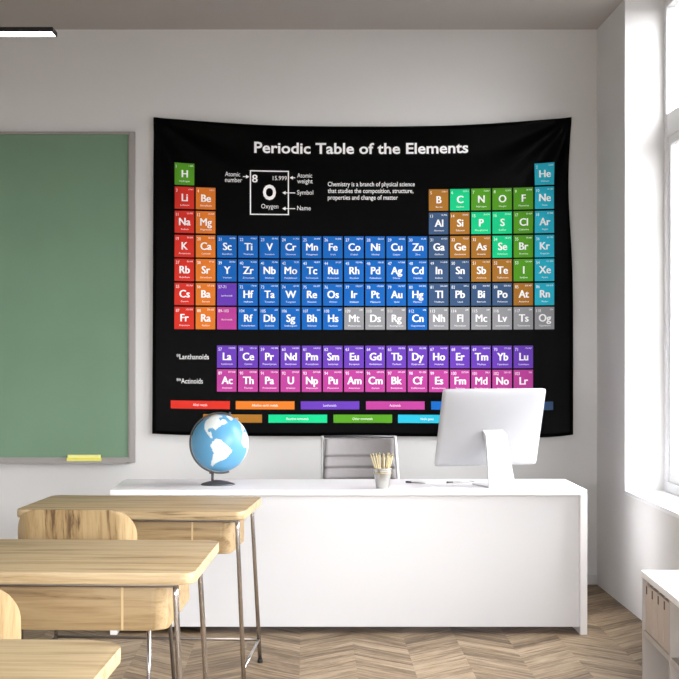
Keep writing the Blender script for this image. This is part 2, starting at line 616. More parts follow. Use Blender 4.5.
tb = bmesh.new()
NU, NV = 104, 80
grid = [[tb.verts.new(cloth(T0 + (T1 - T0) * i / NU, TY0 + (TY1 - TY0) * j / NV)) for i in range(NU + 1)] for j in range(NV + 1)]
back = [[tb.verts.new(cloth(T0 + (T1 - T0) * i / NU, TY0 + (TY1 - TY0) * j / NV, -0.003)) for i in range(NU + 1)] for j in range(NV + 1)]
for j in range(NV):
    for i in range(NU):
        for g_, rv in ((grid, 1), (back, 0)):
            q_ = [g_[j][i], g_[j][i + 1], g_[j + 1][i + 1], g_[j + 1][i]]
            f_ = tb.faces.new(q_[::-1] if rv else q_)
            f_.smooth = True
            f_.material_index = TI['k']
ring = [(0, i) for i in range(NU)] + [(j, NU) for j in range(NV)] + [(NV, i) for i in range(NU, 0, -1)] + [(j, 0) for j in range(NV, 0, -1)]
for k_ in range(len(ring)):
    a_, b_ = ring[k_], ring[(k_ + 1) % len(ring)]
    tb.faces.new((grid[a_[0]][a_[1]], grid[b_[0]][b_[1]], back[b_[0]][b_[1]], back[a_[0]][a_[1]])).material_index = TI['k']


def patch(x0, y0, x1, y1, key, layer=0.0020, nx=5, ny=5):
    g = [[tb.verts.new(cloth(x0 + (x1 - x0) * i / nx, y0 + (y1 - y0) * j / ny, layer)) for i in range(nx + 1)] for j in range(ny + 1)]
    for j in range(ny):
        for i in range(nx):
            f = tb.faces.new((g[j][i], g[j + 1][i], g[j + 1][i + 1], g[j][i + 1]))
            f.material_index = TI[key]
            f.smooth = True


_glyph = {}


def glyphs(s, bold):
    k = (s, bold)
    if k not in _glyph:
        cu = bpy.data.curves.new('lettering', 'FONT')
        cu.body = s
        cu.size = 1.0
        cu.offset = bold
        cu.resolution_u = 3
        o = bpy.data.objects.new('lettering', cu)
        COL.objects.link(o)
        bpy.context.view_layer.update()
        me = bpy.data.meshes.new_from_object(o.evaluated_get(bpy.context.evaluated_depsgraph_get()))
        vs = [(v.co.x, v.co.y) for v in me.vertices]
        fs = [tuple(p.vertices) for p in me.polygons]
        bpy.data.objects.remove(o)
        bpy.data.curves.remove(cu)
        bpy.data.meshes.remove(me)
        _glyph[k] = (vs, fs)
    return _glyph[k]


_cap = {}


def write(s, x, base, cap, align='c', width=None, bold=0.0, sx=1.0, key='w', layer=0.0036):
    """letters with cap height `cap` px standing on print line `base`"""
    strike = 0.0
    if bold and 'M' in s:
        bold = 0.0
    if 5 < cap < 10:
        strike = 0.55
    if bold not in _cap:
        _cap[bold] = max(v[1] for v in glyphs('H', bold)[0])
    vs, fs = glyphs(s, bold)
    if not vs:
        return
    k = cap / _cap[bold]
    x0 = min(v[0] for v in vs)
    x1 = max(v[0] for v in vs)
    kx = k * sx if width is None else width / (x1 - x0)
    w = (x1 - x0) * kx
    ox = {'c': x - w / 2, 'l': x, 'r': x - w}[align]
    for dx in ((-strike / 2, strike / 2) if strike else (0.0,)):
        nv = [tb.verts.new(cloth(ox + dx + (vx - x0) * kx, base - vy * k, layer + 0.0002 * (dx > 0))) for vx, vy in vs]
        for f in fs:
            try:
                g = tb.faces.new([nv[i] for i in f])
            except ValueError:
                continue
            g.material_index = TI[key]


CX0, CP, CW, CH = 174.95, 21.16, 19.4, 22.4
ROWY = [161.4, 185.6, 209.9, 234.3, 258.3, 282.5, 306.6]
EL = """H Hydrogen 1.008|He Helium 4.003|Li Lithium 6.941|Be Beryllium 9.012|B Boron 10.811|C Carbon 12.011|N Nitrogen 14.007|O Oxygen 15.999|F Fluorine 18.998|Ne Neon 20.180|Na Sodium 22.990|Mg Magnesium 24.305|Al Aluminum 26.982|Si Silicon 28.086|P Phosphorus 30.974|S Sulfur 32.066|Cl Chlorine 35.453|Ar Argon 39.948|K Potassium 39.098|Ca Calcium 40.078|Sc Scandium 44.956|Ti Titanium 47.867|V Vanadium 50.942|Cr Chromium 51.996|Mn Manganese 54.938|Fe Iron 55.845|Co Cobalt 58.933|Ni Nickel 58.693|Cu Copper 63.546|Zn Zinc 65.38|Ga Gallium 69.723|Ge Germanium 72.631|As Arsenic 74.922|Se Selenium 78.971|Br Bromine 79.904|Kr Krypton 83.798|Rb Rubidium 85.468|Sr Strontium 87.62|Y Yttrium 88.906|Zr Zirconium 91.224|Nb Niobium 92.906|Mo Molybdenum 95.95|Tc Technetium 98.907|Ru Ruthenium 101.07|Rh Rhodium 102.906|Pd Palladium 106.42|Ag Silver 107.868|Cd Cadmium 112.414|In Indium 114.818|Sn Tin 118.711|Sb Antimony 121.760|Te Tellurium 127.6|I Iodine 126.904|Xe Xenon 131.293|Cs Cesium 132.905|Ba Barium 137.328|La Lanthanum 138.905|Ce Cerium 140.116|Pr Praseodymium 140.908|Nd Neodymium 144.243|Pm Promethium 144.913|Sm Samarium 150.36|Eu Europium 151.964|Gd Gadolinium 157.25|Tb Terbium 158.925|Dy Dysprosium 162.500|Ho Holmium 164.930|Er Erbium 167.259|Tm Thulium 168.934|Yb Ytterbium 173.055|Lu Lutetium 174.967|Hf Hafnium 178.49|Ta Tantalum 180.948|W Tungsten 183.84|Re Rhenium 186.207|Os Osmium 190.23|Ir Iridium 192.217|Pt Platinum 195.085|Au Gold 196.967|Hg Mercury 200.592|Tl Thallium 204.383|Pb Lead 207.2|Bi Bismuth 208.980|Po Polonium 208.982|At Astatine 209.987|Rn Radon 222.018|Fr Francium 223.020|Ra Radium 226.025|Ac Actinium 227.028|Th Thorium 232.038|Pa Protactinium 231.036|U Uranium 238.029|Np Neptunium 237.048|Pu Plutonium 244.064|Am Americium 243.061|Cm Curium 247.070|Bk Berkelium 247.070|Cf Californium 251.080|Es Einsteinium 254|Fm Fermium 257.095|Md Mendelevium 258.1|No Nobelium 259.101|Lr Lawrencium 262|Rf Rutherfordium 261|Db Dubnium 262|Sg Seaborgium 266|Bh Bohrium 264|Hs Hassium 269|Mt Meitnerium 278|Ds Darmstadtium 281|Rg Roentgenium 280|Cn Copernicium 285|Nh Nihonium 286|Fl Flerovium 289|Mc Moscovium 289|Lv Livermorium 293|Ts Tennessine 294|Og Oganesson 294"""
EL = [e.split(' ') for e in EL.split('|')]
KEY = {}
for k_, names in {'g': 'H N O F Cl Br I', 'r': 'Li Na K Rb Cs Fr', 'o': 'Be Mg Ca Sr Ba Ra', 'n': 'B Si Ge As Sb Te At', 't': 'C P S Se',
                  's': 'Al Ga In Sn Tl Pb Bi Po', 'c': 'He Ne Ar Kr Xe Rn', 'y': 'Mt Ds Rg Nh Fl Mc Lv Ts Og'}.items():
    for n_ in names.split():
        KEY[n_] = k_


def place(zn):
    """column, top of the cell"""
    if zn == 1:
        return 0, ROWY[0]
    if zn == 2:
        return 17, ROWY[0]
    for lo, r in ((3, 1), (11, 2)):
        if lo <= zn < lo + 8:
            i = zn - lo
            return (i if i < 2 else i + 10), ROWY[r]
    for lo, r in ((19, 3), (37, 4)):
        if lo <= zn < lo + 18:
            return zn - lo, ROWY[r]
    for lo, r, yy in ((55, 5, 345.2), (87, 6, 369.2)):
        if lo <= zn < lo + 32:
            i = zn - lo
            if i < 2:
                return i, ROWY[r]
            if i < 17:
                return i, yy
            return i - 14, ROWY[r]


def cell(col, y, key):
    x = CX0 + CP * col
    patch(x, y, x + CW, y + CH, key)
    return x


for zn, (sym, nm, wt) in enumerate(EL, 1):
    c_, y_ = place(zn)
    key = KEY.get(sym) or ('p' if 57 <= zn <= 71 else 'm' if 89 <= zn <= 103 else 'b')
    x_ = cell(c_, y_, key)
    write(sym, x_ + CW * 0.52, y_ + 14.6, 7.4, bold=0.008, sx=0.92)
    write(str(zn), x_ + 1.4, y_ + 5.2, 3.0, 'l', sx=0.85)
    write(wt, x_ + CW - 1.2, y_ + 3.3, 1.5, 'r')
    write(nm, x_ + CW * 0.52, y_ + 19.3, 1.6, width=min(13.5, 1.25 * len(nm)))
for col_, y_, key, s_ in ((2, ROWY[5], 'p', '57-71'), (2, ROWY[6], 'm', '89-103')):
    x_ = cell(col_, y_, key)
    write(s_, x_ + 1.4, y_ + 5.2, 2.8, 'l', sx=0.9)
    write('Lanthanoids' if key == 'p' else 'Actinoids', x_ + CW / 2, y_ + 13.3, 1.6, width=11)

write('Periodic Table of the Elements', 361.2, 147.3, 11.6, width=214, bold=0.022)
# key box for one element
bx_ = (249.9, 166.2, 289.0, 212.6)
for (a0, b0, a1, b1) in ((bx_[0], bx_[1], bx_[2], bx_[1] + 1.2), (bx_[0], bx_[3] - 1.2, bx_[2], bx_[3]),
                         (bx_[0], bx_[1], bx_[0] + 1.2, bx_[3]), (bx_[2] - 1.2, bx_[1], bx_[2], bx_[3])):
    patch(a0, b0, a1, b1, 'w', 0.0034, 4, 4)
write('8', 252.3, 178.9, 8.0, 'l')
write('15.999', 286.8, 176.2, 4.4, 'r', width=14)
write('O', 269.5, 196.2, 15.0, width=13, bold=0.04)
write('Oxygen', 269.8, 205.8, 4.6, width=17)


def arrow(x0, x1, y):
    """shaft from x0 to the head at x1"""
    s = 1 if x1 > x0 else -1
    a, b = sorted((x0, x1 - s * 2))
    patch(a, y - 0.45, b, y + 0.45, 'w', 0.0036, 3, 1)
    vs = [tb.verts.new(cloth(px, py, 0.0036)) for px, py in ((x1, y), (x1 - s * 3.4, y - 2), (x1 - s * 3.4, y + 2))]
    tb.faces.new(vs if s < 0 else vs[::-1]).material_index = TI['w']


arrow(243.0, 249.4, 173.2)
arrow(295.2, 289.6, 173.5)
arrow(295.2, 282.2, 189.4)
arrow(295.2, 282.2, 205.8)
write('Atomic', 225.2, 173.2, 4.6, 'l', width=15)
write('number', 225.2, 179.2, 4.6, 'l', width=17)
write('Atomic', 297.2, 173.2, 4.6, 'l', width=15)
write('weight', 297.2, 179.2, 4.6, 'l', width=15.5)
write('Symbol', 297.2, 191.1, 4.6, 'l', width=16)
write('Name', 297.2, 207.4, 4.6, 'l', width=13.5)
for i_, (s_, w_) in enumerate((('Chemistry is a branch of physical science', 87), ('that studies the composition, structure,', 85.5), ('properties and change of matter', 70))):
    write(s_, 327.8, 182.2 + 7.0 * i_, 4.6, 'l', width=w_, bold=0.008)
write('*Lanthanoids', 177.2, 359.2, 5.0, 'l', width=32)
write('**Actinoids', 177.2, 383.6, 5.0, 'l', width=26)
for x0_, y0_, key, s_, w_ in ((171.6, 401, 'r', 'Alkali metals', 14), (236, 401, 'o', 'Alkaline earth metals', 26), (300.8, 401, 'p', 'Lanthanoids', 13), (366, 401, 'm', 'Actinoids', 11),
                              (431, 401, 'b', 'Transition metals', 20), (494.5, 401, 's', 'Post-transition metals', 24),
                              (203.6, 414.4, 'n', 'Metalloids', 12), (268.6, 414.4, 't', 'Reactive nonmetals', 22), (333.5, 414.4, 'g', 'Other nonmetals', 20), (398, 414.4, 'c', 'Noble gases', 13), (463, 414.4, 'y', 'Unknown', 10)):
    patch(x0_, y0_, x0_ + 58.5, y0_ + 8.2, key, nx=8, ny=2)
    write(s_, x0_ + 29, y0_ + 5.3, 2.4, width=w_)
tme = bpy.data.meshes.new('wall_tapestry')
tb.to_mesh(tme)
tb.free()
for m_ in TM:
    tme.materials.append(m_)
tap = bpy.data.objects.new('wall_tapestry', tme)
COL.objects.link(tap)
tag(tap, 'large black cloth tapestry printed with a colourful periodic table, hung on the far wall', 'tapestry')

# ---------------------------------------------------------------- teacher's desk
DF, DB = 7.756, 8.417
tx0, tx1 = X(110, DF), X(587.3, DF)
TZ = 0.75
td = thing('teacher_desk', 'long white teacher desk with a plain front panel below the tapestry', 'desk', ((tx0 + tx1) / 2, (DF + DB) / 2, 0))
tw, tdp = (tx1 - tx0) / 2, (DB - DF) / 2
MB().box(-tw, tw, -tdp, tdp, TZ - 0.028, TZ, 0.002).build('desktop', 'white_lam', td)
for s_ in (-1, 1):
    a_, b_ = sorted((s_ * tw, s_ * (tw - 0.036)))
    MB().box(a_, b_, -tdp, tdp, 0, TZ - 0.028, 0.002).build('side_panel', 'white_lam', td)
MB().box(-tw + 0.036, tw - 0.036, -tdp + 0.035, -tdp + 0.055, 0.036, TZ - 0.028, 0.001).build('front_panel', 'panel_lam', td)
ped = MB().box(-tw + 0.04, -tw + 0.46, -0.2, tdp - 0.03, 0.03, TZ - 0.03, 0.002).build('drawer_pedestal', 'white_lam', td)
for k_ in range(3):
    dr = MB().box(-tw + 0.045, -tw + 0.455, tdp - 0.03, tdp - 0.012, 0.05 + 0.22 * k_, 0.25 + 0.22 * k_, 0.002).build('drawer', 'white_lam', ped)

# ---------------------------------------------------------------- globe
gl = at(220, 443, 8.04)
GR = 0.154
g0 = thing('globe', 'pale blue desk globe with white continents on a dark grey stand', 'globe', (gl.x, gl.y, TZ))
gz = gl.z - TZ
LAND = [
    [(70, -160), (71, -128), (73, -95), (66, -82), (60, -94), (52, -80), (60, -76), (60, -65), (52, -56), (46, -62), (42, -70), (35, -76), (27, -80), (30, -90), (26, -97), (19, -96),
     (21, -88), (15, -84), (9, -80), (8, -83), (16, -96), (23, -107), (32, -115), (40, -124), (50, -127), (59, -140), (57, -157), (62, -165)],
    [(11, -73), (10, -62), (4, -51), (-5, -35), (-13, -38), (-23, -42), (-33, -53), (-39, -60), (-47, -66), (-54, -68), (-50, -75), (-37, -73), (-18, -71), (-6, -81), (2, -79)],
    [(83, -35), (80, -18), (70, -22), (60, -43), (68, -53), (77, -70), (82, -60)],
    [(36, -6), (37, 10), (31, 20), (31, 32), (12, 43), (11, 51), (-5, 39), (-17, 40), (-34, 26), (-34, 18), (-18, 12), (0, 9), (5, 5), (5, -8), (15, -17), (28, -13)],
    [(36, -9), (43, -9), (48, -4), (53, 5), (58, 8), (70, 20), (70, 60), (75, 100), (72, 140), (67, 175), (60, 163), (52, 141), (40, 128), (30, 122), (21, 108), (10, 105), (8, 98), (20, 90),
     (8, 77), (22, 68), (25, 57), (13, 45), (30, 34), (37, 28), (40, 18), (44, 10)],
    [(-12, 131), (-12, 142), (-25, 153), (-38, 148), (-33, 134), (-34, 116), (-22, 114)],
]


def inside(la, lo, poly):
    c = False
    n = len(poly)
    for i in range(n):
        (a1, o1), (a2, o2) = poly[i], poly[(i + 1) % n]
        if (a1 > la) != (a2 > la) and lo < (o2 - o1) * (la - a1) / (a2 - a1) + o1:
            c = not c
    return c or la < -72


ROLL = Matrix.Rotation(math.radians(14), 4, 'Y')
sb = bmesh.new()
NLA, NLO = 100, 200
LON0 = -66.0
vr = []
for j in range(NLA + 1):
    la = -90 + 180 * j / NLA
    row = []
    for i in range(NLO if 0 < j < NLA else 1):
        lo = -180 + 360 * i / NLO
        a = math.radians(lo - LON0)
        p = Vector((math.cos(math.radians(la)) * math.sin(a), -math.cos(math.radians(la)) * math.cos(a), math.sin(math.radians(la)))) * GR
        row.append(sb.verts.new(ROLL @ p))
    vr.append(row)
for j in range(NLA):
    for i in range(NLO):
        k = (i + 1) % NLO
        a, b = vr[j], vr[j + 1]
        q = []
        for v in (a[i % len(a)], a[k % len(a)], b[k % len(b)], b[i % len(b)]):
            if v not in q:
                q.append(v)
        f = sb.faces.new(q)
        f.smooth = True
        la, lo = -90 + 180 * (j + 0.5) / NLA, -180 + 360 * (i + 0.5) / NLO
        f.material_index = 1 if any(inside(la, lo, P) for P in LAND) else 0
sme = bpy.data.meshes.new('globe_ball')
bmesh.ops.translate(sb, verts=sb.verts, vec=(0, 0, gz))
sb.to_mesh(sme)
sb.free()
sme.materials.append(M['ocean'])
sme.materials.append(M['land'])
so = bpy.data.objects.new('globe_ball', sme)
COL.objects.link(so)
so.parent = g0
AR = GR + 0.007
arc = []
for k_ in range(41):
    a = math.radians(68 + (288 - 68) * k_ / 40)
    arc.append((AR * math.cos(a), 0, gz + AR * math.sin(a)))
MB().tube(arc, 0.0052, 10).build('meridian_arm', 'dark_metal', g0)
for a in (72, 252):
    a = math.radians(a)
    MB().tube([((GR - 0.006) * math.cos(a), 0, gz + (GR - 0.006) * math.sin(a)), ((AR + 0.012) * math.cos(a), 0, gz + (AR + 0.012) * math.sin(a))], 0.006, 10).build('pivot_pin', 'dark_metal', g0)
sx_ = X(212.5, 8.04) - gl.x
MB().tube([(sx_, 0, 0.014), (sx_, 0, gz - AR * 0.965)], 0.0075, 12).build('stem', 'dark_metal', g0)
MB().lathe([(0, 0), (0.09, 0), (0.093, 0.004), (0.085, 0.010), (0.055, 0.019), (0.02, 0.026), (0, 0.027)], 40,
           mtx=Matrix.Translation((X(218, 8.04) - gl.x, 0, 0)), sy=0.75).build('stand_base', 'dark_metal', g0)

# ---------------------------------------------------------------- computer on the desk (seen from behind)
mp = at(503, 487, 7.95)
mo = thing('desktop_computer', 'white all-in-one computer turned away on the right of the teacher desk', 'computer', (X(491.0, 8.0), 8.02, TZ), math.radians(17))
TILT = Matrix.Translation((0, 0.01, 0.30)) @ Matrix.Rotation(math.radians(17), 4, 'X')
mw, mh0, mh1 = 0.297, -0.205, 0.229


def shell(u, v):
    """bulged back shell, thin at the rim"""
    return 0.034 * (1 - abs(2 * u - 1) ** 2.6) * (1 - abs(2 * v - 1) ** 2.6) ** 0.8


sh = bmesh.new()
NS = 24
fv_, bv_ = [], []
for j in range(NS + 1):
    r1_, r2_ = [], []
    for i in range(NS + 1):
        u, v = i / NS, j / NS
        xx, zz = (2 * u - 1) * mw, mh0 + (mh1 - mh0) * v
        # rounded corners
        cxr = 0.012
        ex = max(0, abs(xx) - (mw - cxr))
        ez = max(0, mh0 + cxr - zz, zz - (mh1 - cxr))
        if ex and ez:
            l_ = max(ex, ez) / math.hypot(ex, ez)
            xx = math.copysign(mw - cxr + ex * l_, xx)
            zz = (mh1 - cxr + ez * l_) if zz > 0 else (mh0 + cxr - ez * l_)
        r1_.append(sh.verts.new(TILT @ Vector((xx, -0.006 - shell(u, v), zz))))
        r2_.append(sh.verts.new(TILT @ Vector((xx, 0.0, zz))))
    fv_.append(r1_)
    bv_.append(r2_)
for j in range(NS):
    for i in range(NS):
        f = sh.faces.new((fv_[j][i], fv_[j][i + 1], fv_[j + 1][i + 1], fv_[j + 1][i]))
        f.smooth = True
        sh.faces.new((bv_[j][i], bv_[j + 1][i], bv_[j + 1][i + 1], bv_[j][i + 1]))
ring = [(0, i) for i in range(NS)] + [(j, NS) for j in range(NS)] + [(NS, i) for i in range(NS, 0, -1)] + [(j, 0) for j in range(NS, 0, -1)]
for k_ in range(len(ring)):
    a_, b_ = ring[k_], ring[(k_ + 1) % len(ring)]
    sh.faces.new((fv_[a_[0]][a_[1]], fv_[b_[0]][b_[1]], bv_[b_[0]][b_[1]], bv_[a_[0]][a_[1]]))
hold = MB()
hold.merge(sh, 0, None, True)
hold.build('back_shell', 'white_gloss', mo)
MB().box(-mw + 0.012, mw - 0.012, 0.0005, 0.004, mh0 + 0.075, mh1 - 0.012, mtx=TILT).build('screen', 'screen', mo)
# stand: sloping plate and flat foot
st = MB()
hwT, hwB = 0.058, 0.076
topc = TILT @ Vector((0, -0.037, 0.005))
prof = [(topc.y, topc.z + 0.006, hwT), (topc.y - 0.05, topc.z - 0.02, hwT + 0.002), (-0.125, 0.10, hwT + 0.010), (-0.15, 0.012, hwB), (-0.148, 0.0, hwB)]
inn = [(topc.y + 0.012, topc.z - 0.012, hwT), (topc.y - 0.03, topc.z - 0.045, hwT + 0.002), (-0.112, 0.09, hwT + 0.010), (-0.138, 0.012, hwB), (-0.136, 0.0, hwB)]
tmp = bmesh.new()
rows_ = []
for (y1, z1, w1), (y2, z2, w2) in zip(prof, inn):
    rows_.append([tmp.verts.new(p) for p in ((-w1, y1, z1), (w1, y1, z1), (w2, y2, z2), (-w2, y2, z2))])
for a_, b_ in zip(rows_, rows_[1:]):
    for k_ in range(4):
        l_ = (k_ + 1) % 4
        tmp.faces.new((a_[k_], a_[l_], b_[l_], b_[k_]))
tmp.faces.new(rows_[0])
tmp.faces.new(rows_[-1][::-1])
st.merge(tmp)
st.box(-hwB, hwB, -0.15, 0.07, 0.0, 0.008, 0.002)
st.build('stand', 'white_stand', mo)

# ---------------------------------------------------------------- small things on the desk
pc = at(382.5, 488.0, 7.86)
cup = thing('pencil_cup', 'small ribbed silver bucket holding pencils on the teacher desk', 'pencil cup', (pc.x, pc.y, TZ))
MB().lathe([(0, 0), (0.033, 0), (0.034, 0.003), (0.044, 0.072), (0.0455, 0.075), (0.0455, 0.080), (0.045, 0.082), (0.047, 0.086), (0.047, 0.091), (0.0465, 0.094), (0.0495, 0.100), (0.0495, 0.104),
            (0.0465, 0.104), (0.044, 0.090), (0.041, 0.07), (0.031, 0.005), (0, 0.005)], 36).build('bucket', 'bucket', cup)
rim = [(0.048 * math.cos(2 * PI * k / 32), 0.048 * math.sin(2 * PI * k / 32), 0.079) for k in range(33)]
M['cord'] = mat('tan_cord', (196, 178, 130), 0.8)
MB().tube(rim, 0.0022, 8).build('cord_band', 'cord', cup)
protop = None
for k_ in range(11):
    a = 2 * PI * k_ / 11 + 0.3
    lean = (0.29, 0.22, 0.30, 0.12, 0.27, 0.30, 0.18, 0.29, 0.23, 0.30, 0.15)[k_]
    r0 = 0.010
    if protop is None:
        pb = MB()
        pb.tube([(0, 0, 0), (0, 0, 0.162)], 0.0042, 6)
        pb.tube([(0, 0, 0.162), (0, 0, 0.180)], 0.0042, 6, r1=0.0012)
        pb.tube([(0, 0, 0.179), (0, 0, 0.186)], 0.0012, 6, mi=1, r1=0.0004)
        po = protop = pb.build('pencil', ['pencil', 'graphite'])
    else:
        po = protop.copy()
        COL.objects.link(po)
    po.location = (pc.x + r0 * math.cos(a), pc.y + r0 * math.sin(a), TZ + 0.009)
    po.rotation_euler = Vector((math.cos(a) * math.sin(lean), math.sin(a) * math.sin(lean), math.cos(lean))).to_track_quat('Z', 'Y').to_euler()
    tag(po, 'pale wooden pencil standing in the silver bucket on the teacher desk', 'pencil', 'pencils in the silver bucket')


def pen(p0, p1, label):
    d = (p1 - p0)
    L = d.length
    r = thing('pen', label, 'pen', (p0.x, p0.y, TZ), math.atan2(d.y, d.x))
    MB().tube([(0.035, 0, 0.0055), (L, 0, 0.0055)], 0.005, 12).build('barrel', 'bucket', r)
    MB().tube([(0, 0, 0.0055), (0.012, 0, 0.0055), (0.036, 0, 0.0055)], 0.0055, 12).build('cap', 'dark_metal', r)


pen(Vector((X(406, 8.17), 8.17, 0)), Vector((X(425, 8.10), 8.10, 0)), 'silver pen with a dark cap between the pencil bucket and the computer')
pen(Vector((X(447, 8.14), 8.14, 0)), Vector((X(474, 8.22), 8.22, 0)), 'silver pen with a dark cap tucked below the computer screen')

# ---------------------------------------------------------------- teacher's chair
cd = 8.86
oc = thing('office_chair', 'grey padded office chair with chrome side frames behind the teacher desk', 'office chair', (X(358, cd), cd, 0))
zt = Z(437, cd)


def back_pad(u, v):
    w = 0.203 + 0.018 * (1 - v)
    z = 0.50 + (zt - 0.012 - 0.50) * v
    bul = 0.014 * (1 - sum(math.exp(-((z - zs) / 0.009) ** 2) for zs in (0.839, 0.773, 0.707, 0.641, 0.575)))
    y = 0.10 * (v - 0.5) * 0.9 + 0.05 * (1 - (2 * u - 1) ** 2) - bul
    x = (2 * u - 1) * w + 0.008
    return Vector((x, y, z)), Vector((0, -1, 0))


MB().sheet(back_pad, 16, 90, 0.03).build('backrest', 'leather', oc)
for s_ in (-1, 1):
    pts = []
    for k_ in range(9):
        v = k_ / 8
        x = s_ * (0.215 + (0.030 if s_ > 0 else 0.003) * (1 - v)) + 0.006
        pts.append((x, 0.09 * (v - 0.5) - 0.004, 0.47 + (zt + 0.004 - 0.47) * v))
    MB().tube(pts, 0.010, 10).build('side_frame', 'alu_light', oc)
MB().tube([(-0.209, 0.041, zt), (0, 0.062, zt + 0.001), (0.221, 0.041, zt)], 0.008, 10).build('top_rail', 'dark_metal', oc)
MB().prism(rrect(-0.24, 0.24, -0.46, 0.0, 0.05), 0.43, 0.50, 0.02, 3).build('seat', 'leather', oc)
MB().tube([(0, -0.22, 0.10), (0, -0.22, 0.43)], 0.025, 16).build('gas_lift', 'chrome', oc)
for k_ in range(5):
    a = 2 * PI * k_ / 5 + 0.3
    lg = MB().tube([(0, -0.22, 0.12), (0.28 * math.cos(a), -0.22 + 0.28 * math.sin(a), 0.075)], 0.018, 10, r1=0.012).build('base_arm', 'chrome', oc)
    cxm, cym = 0.28 * math.cos(a), -0.22 + 0.28 * math.sin(a)
    MB().lathe([(0, -0.012), (0.030, -0.012), (0.030, 0.012), (0, 0.012)], 20, mtx=Matrix.Translation((cxm, cym, 0.030)) @ Matrix.Rotation(PI / 2, 4, 'X')).build('caster', 'rubber', lg)
    MB().tube([(cxm, cym, 0.055), (cxm, cym, 0.082)], 0.008, 8).build('caster_stem', 'chrome', lg)

# ---------------------------------------------------------------- student desks and chairs
DH = 0.781


def student_desk(loc, rz, w, d, label, inset=0.03, rb=0.035):
    r = thing('student_desk', label, 'school desk', loc, rz, 'oak student desks in a row')
    hw, hd = w / 2, d / 2
    MB().prism(rrect(-hw, hw, -hd, hd, (0.045, 0.045, rb, rb), 8), DH - 0.036, DH, 0.006, 3, smooth=True).build('tabletop', 'wood_top', r, sharp=0.6)
    # book box under the top, its two near corners rounded
    bx, by0, by1 = hw - inset - 0.034, -hd + 0.055, hd - 0.15
    z0, z1 = DH - 0.189, DH - 0.047
    out = rrect(-bx, bx, by0, by1, (0.05, 0.05, 0.012, 0.012), 8)
    bb = MB().prism(out, z0, z1, 0.003, 1, smooth=True).build('book_box', 'wood_box', r, sharp=0.6)
    MB().box(0.265, 0.272, by0 - 0.0025, by0 + 0.004, z0 + 0.002, z1 - 0.002).build('divider_edge', 'wood_edge', bb)
    # rails of the frame
    rl = MB()
    zr = DH - 0.0415
    rp = [(x, y, zr) for x, y in rrect(-hw + inset, hw - inset, -hd + 0.018, hd - 0.04, 0.012, 5)]
    rl.tube(rp + [rp[0]], 0.0055, 8)
    rl.build('frame_rail', 'steel', r)
    rad = 0.0095
    ft = {}
    for sx in (-1, 1):
        for sy in (-1, 1):
            xt, yt = sx * (hw - inset - (0.012 if sy > 0 else 0)), (-hd + 0.020) if sy < 0 else (hd - 0.04)
            xb, yb = sx * (hw - inset + (0.022 if sy > 0 else 0.034)), yt + sy * 0.03
            lm = MB()
            lm.tube([(xt, yt, zr), (xt, yt, zr - 0.03), (xb, yb, 0.006)], rad, 12)
            lg = lm.build('leg', 'chrome', r)
            MB().tube([(xb, yb, 0.0), (xb, yb, 0.016)], rad + 0.003, 12).build('foot_cap', 'rubber', lg)
            ft[(sx, sy)] = lambda z, xt=xt, yt=yt, xb=xb, yb=yb: (xb + (xt - xb) * z / (zr - 0.03), yb + (yt - yb) * z / (zr - 0.03), z)
    zb = 0.108
    for sx in (-1, 1):
        MB().tube([ft[(sx, -1)](zb), ft[(sx, 1)](zb)], 0.007, 10).build('side_bar', 'chrome', r)
    MB().tube([ft[(-1, 1)](zb), ft[(1, 1)](zb)], 0.007, 10).build('stretcher', 'steel', r)
    return r


student_desk((-0.735, 6.79, 0), math.radians(-5.0), 1.0, 0.67, 'oak student desk farthest back, just in front of the white teacher desk')
student_desk((-0.83, 5.07, 0), math.radians(-2.5), 1.0, 0.81, 'oak student desk in the middle of the row, chair back showing behind it', 0.058)
student_desk((-0.945, 3.195, 0), math.radians(-2.5), 1.0, 0.80, 'oak student desk nearest the viewer, only its back right corner in the picture', 0.04, 0.085)


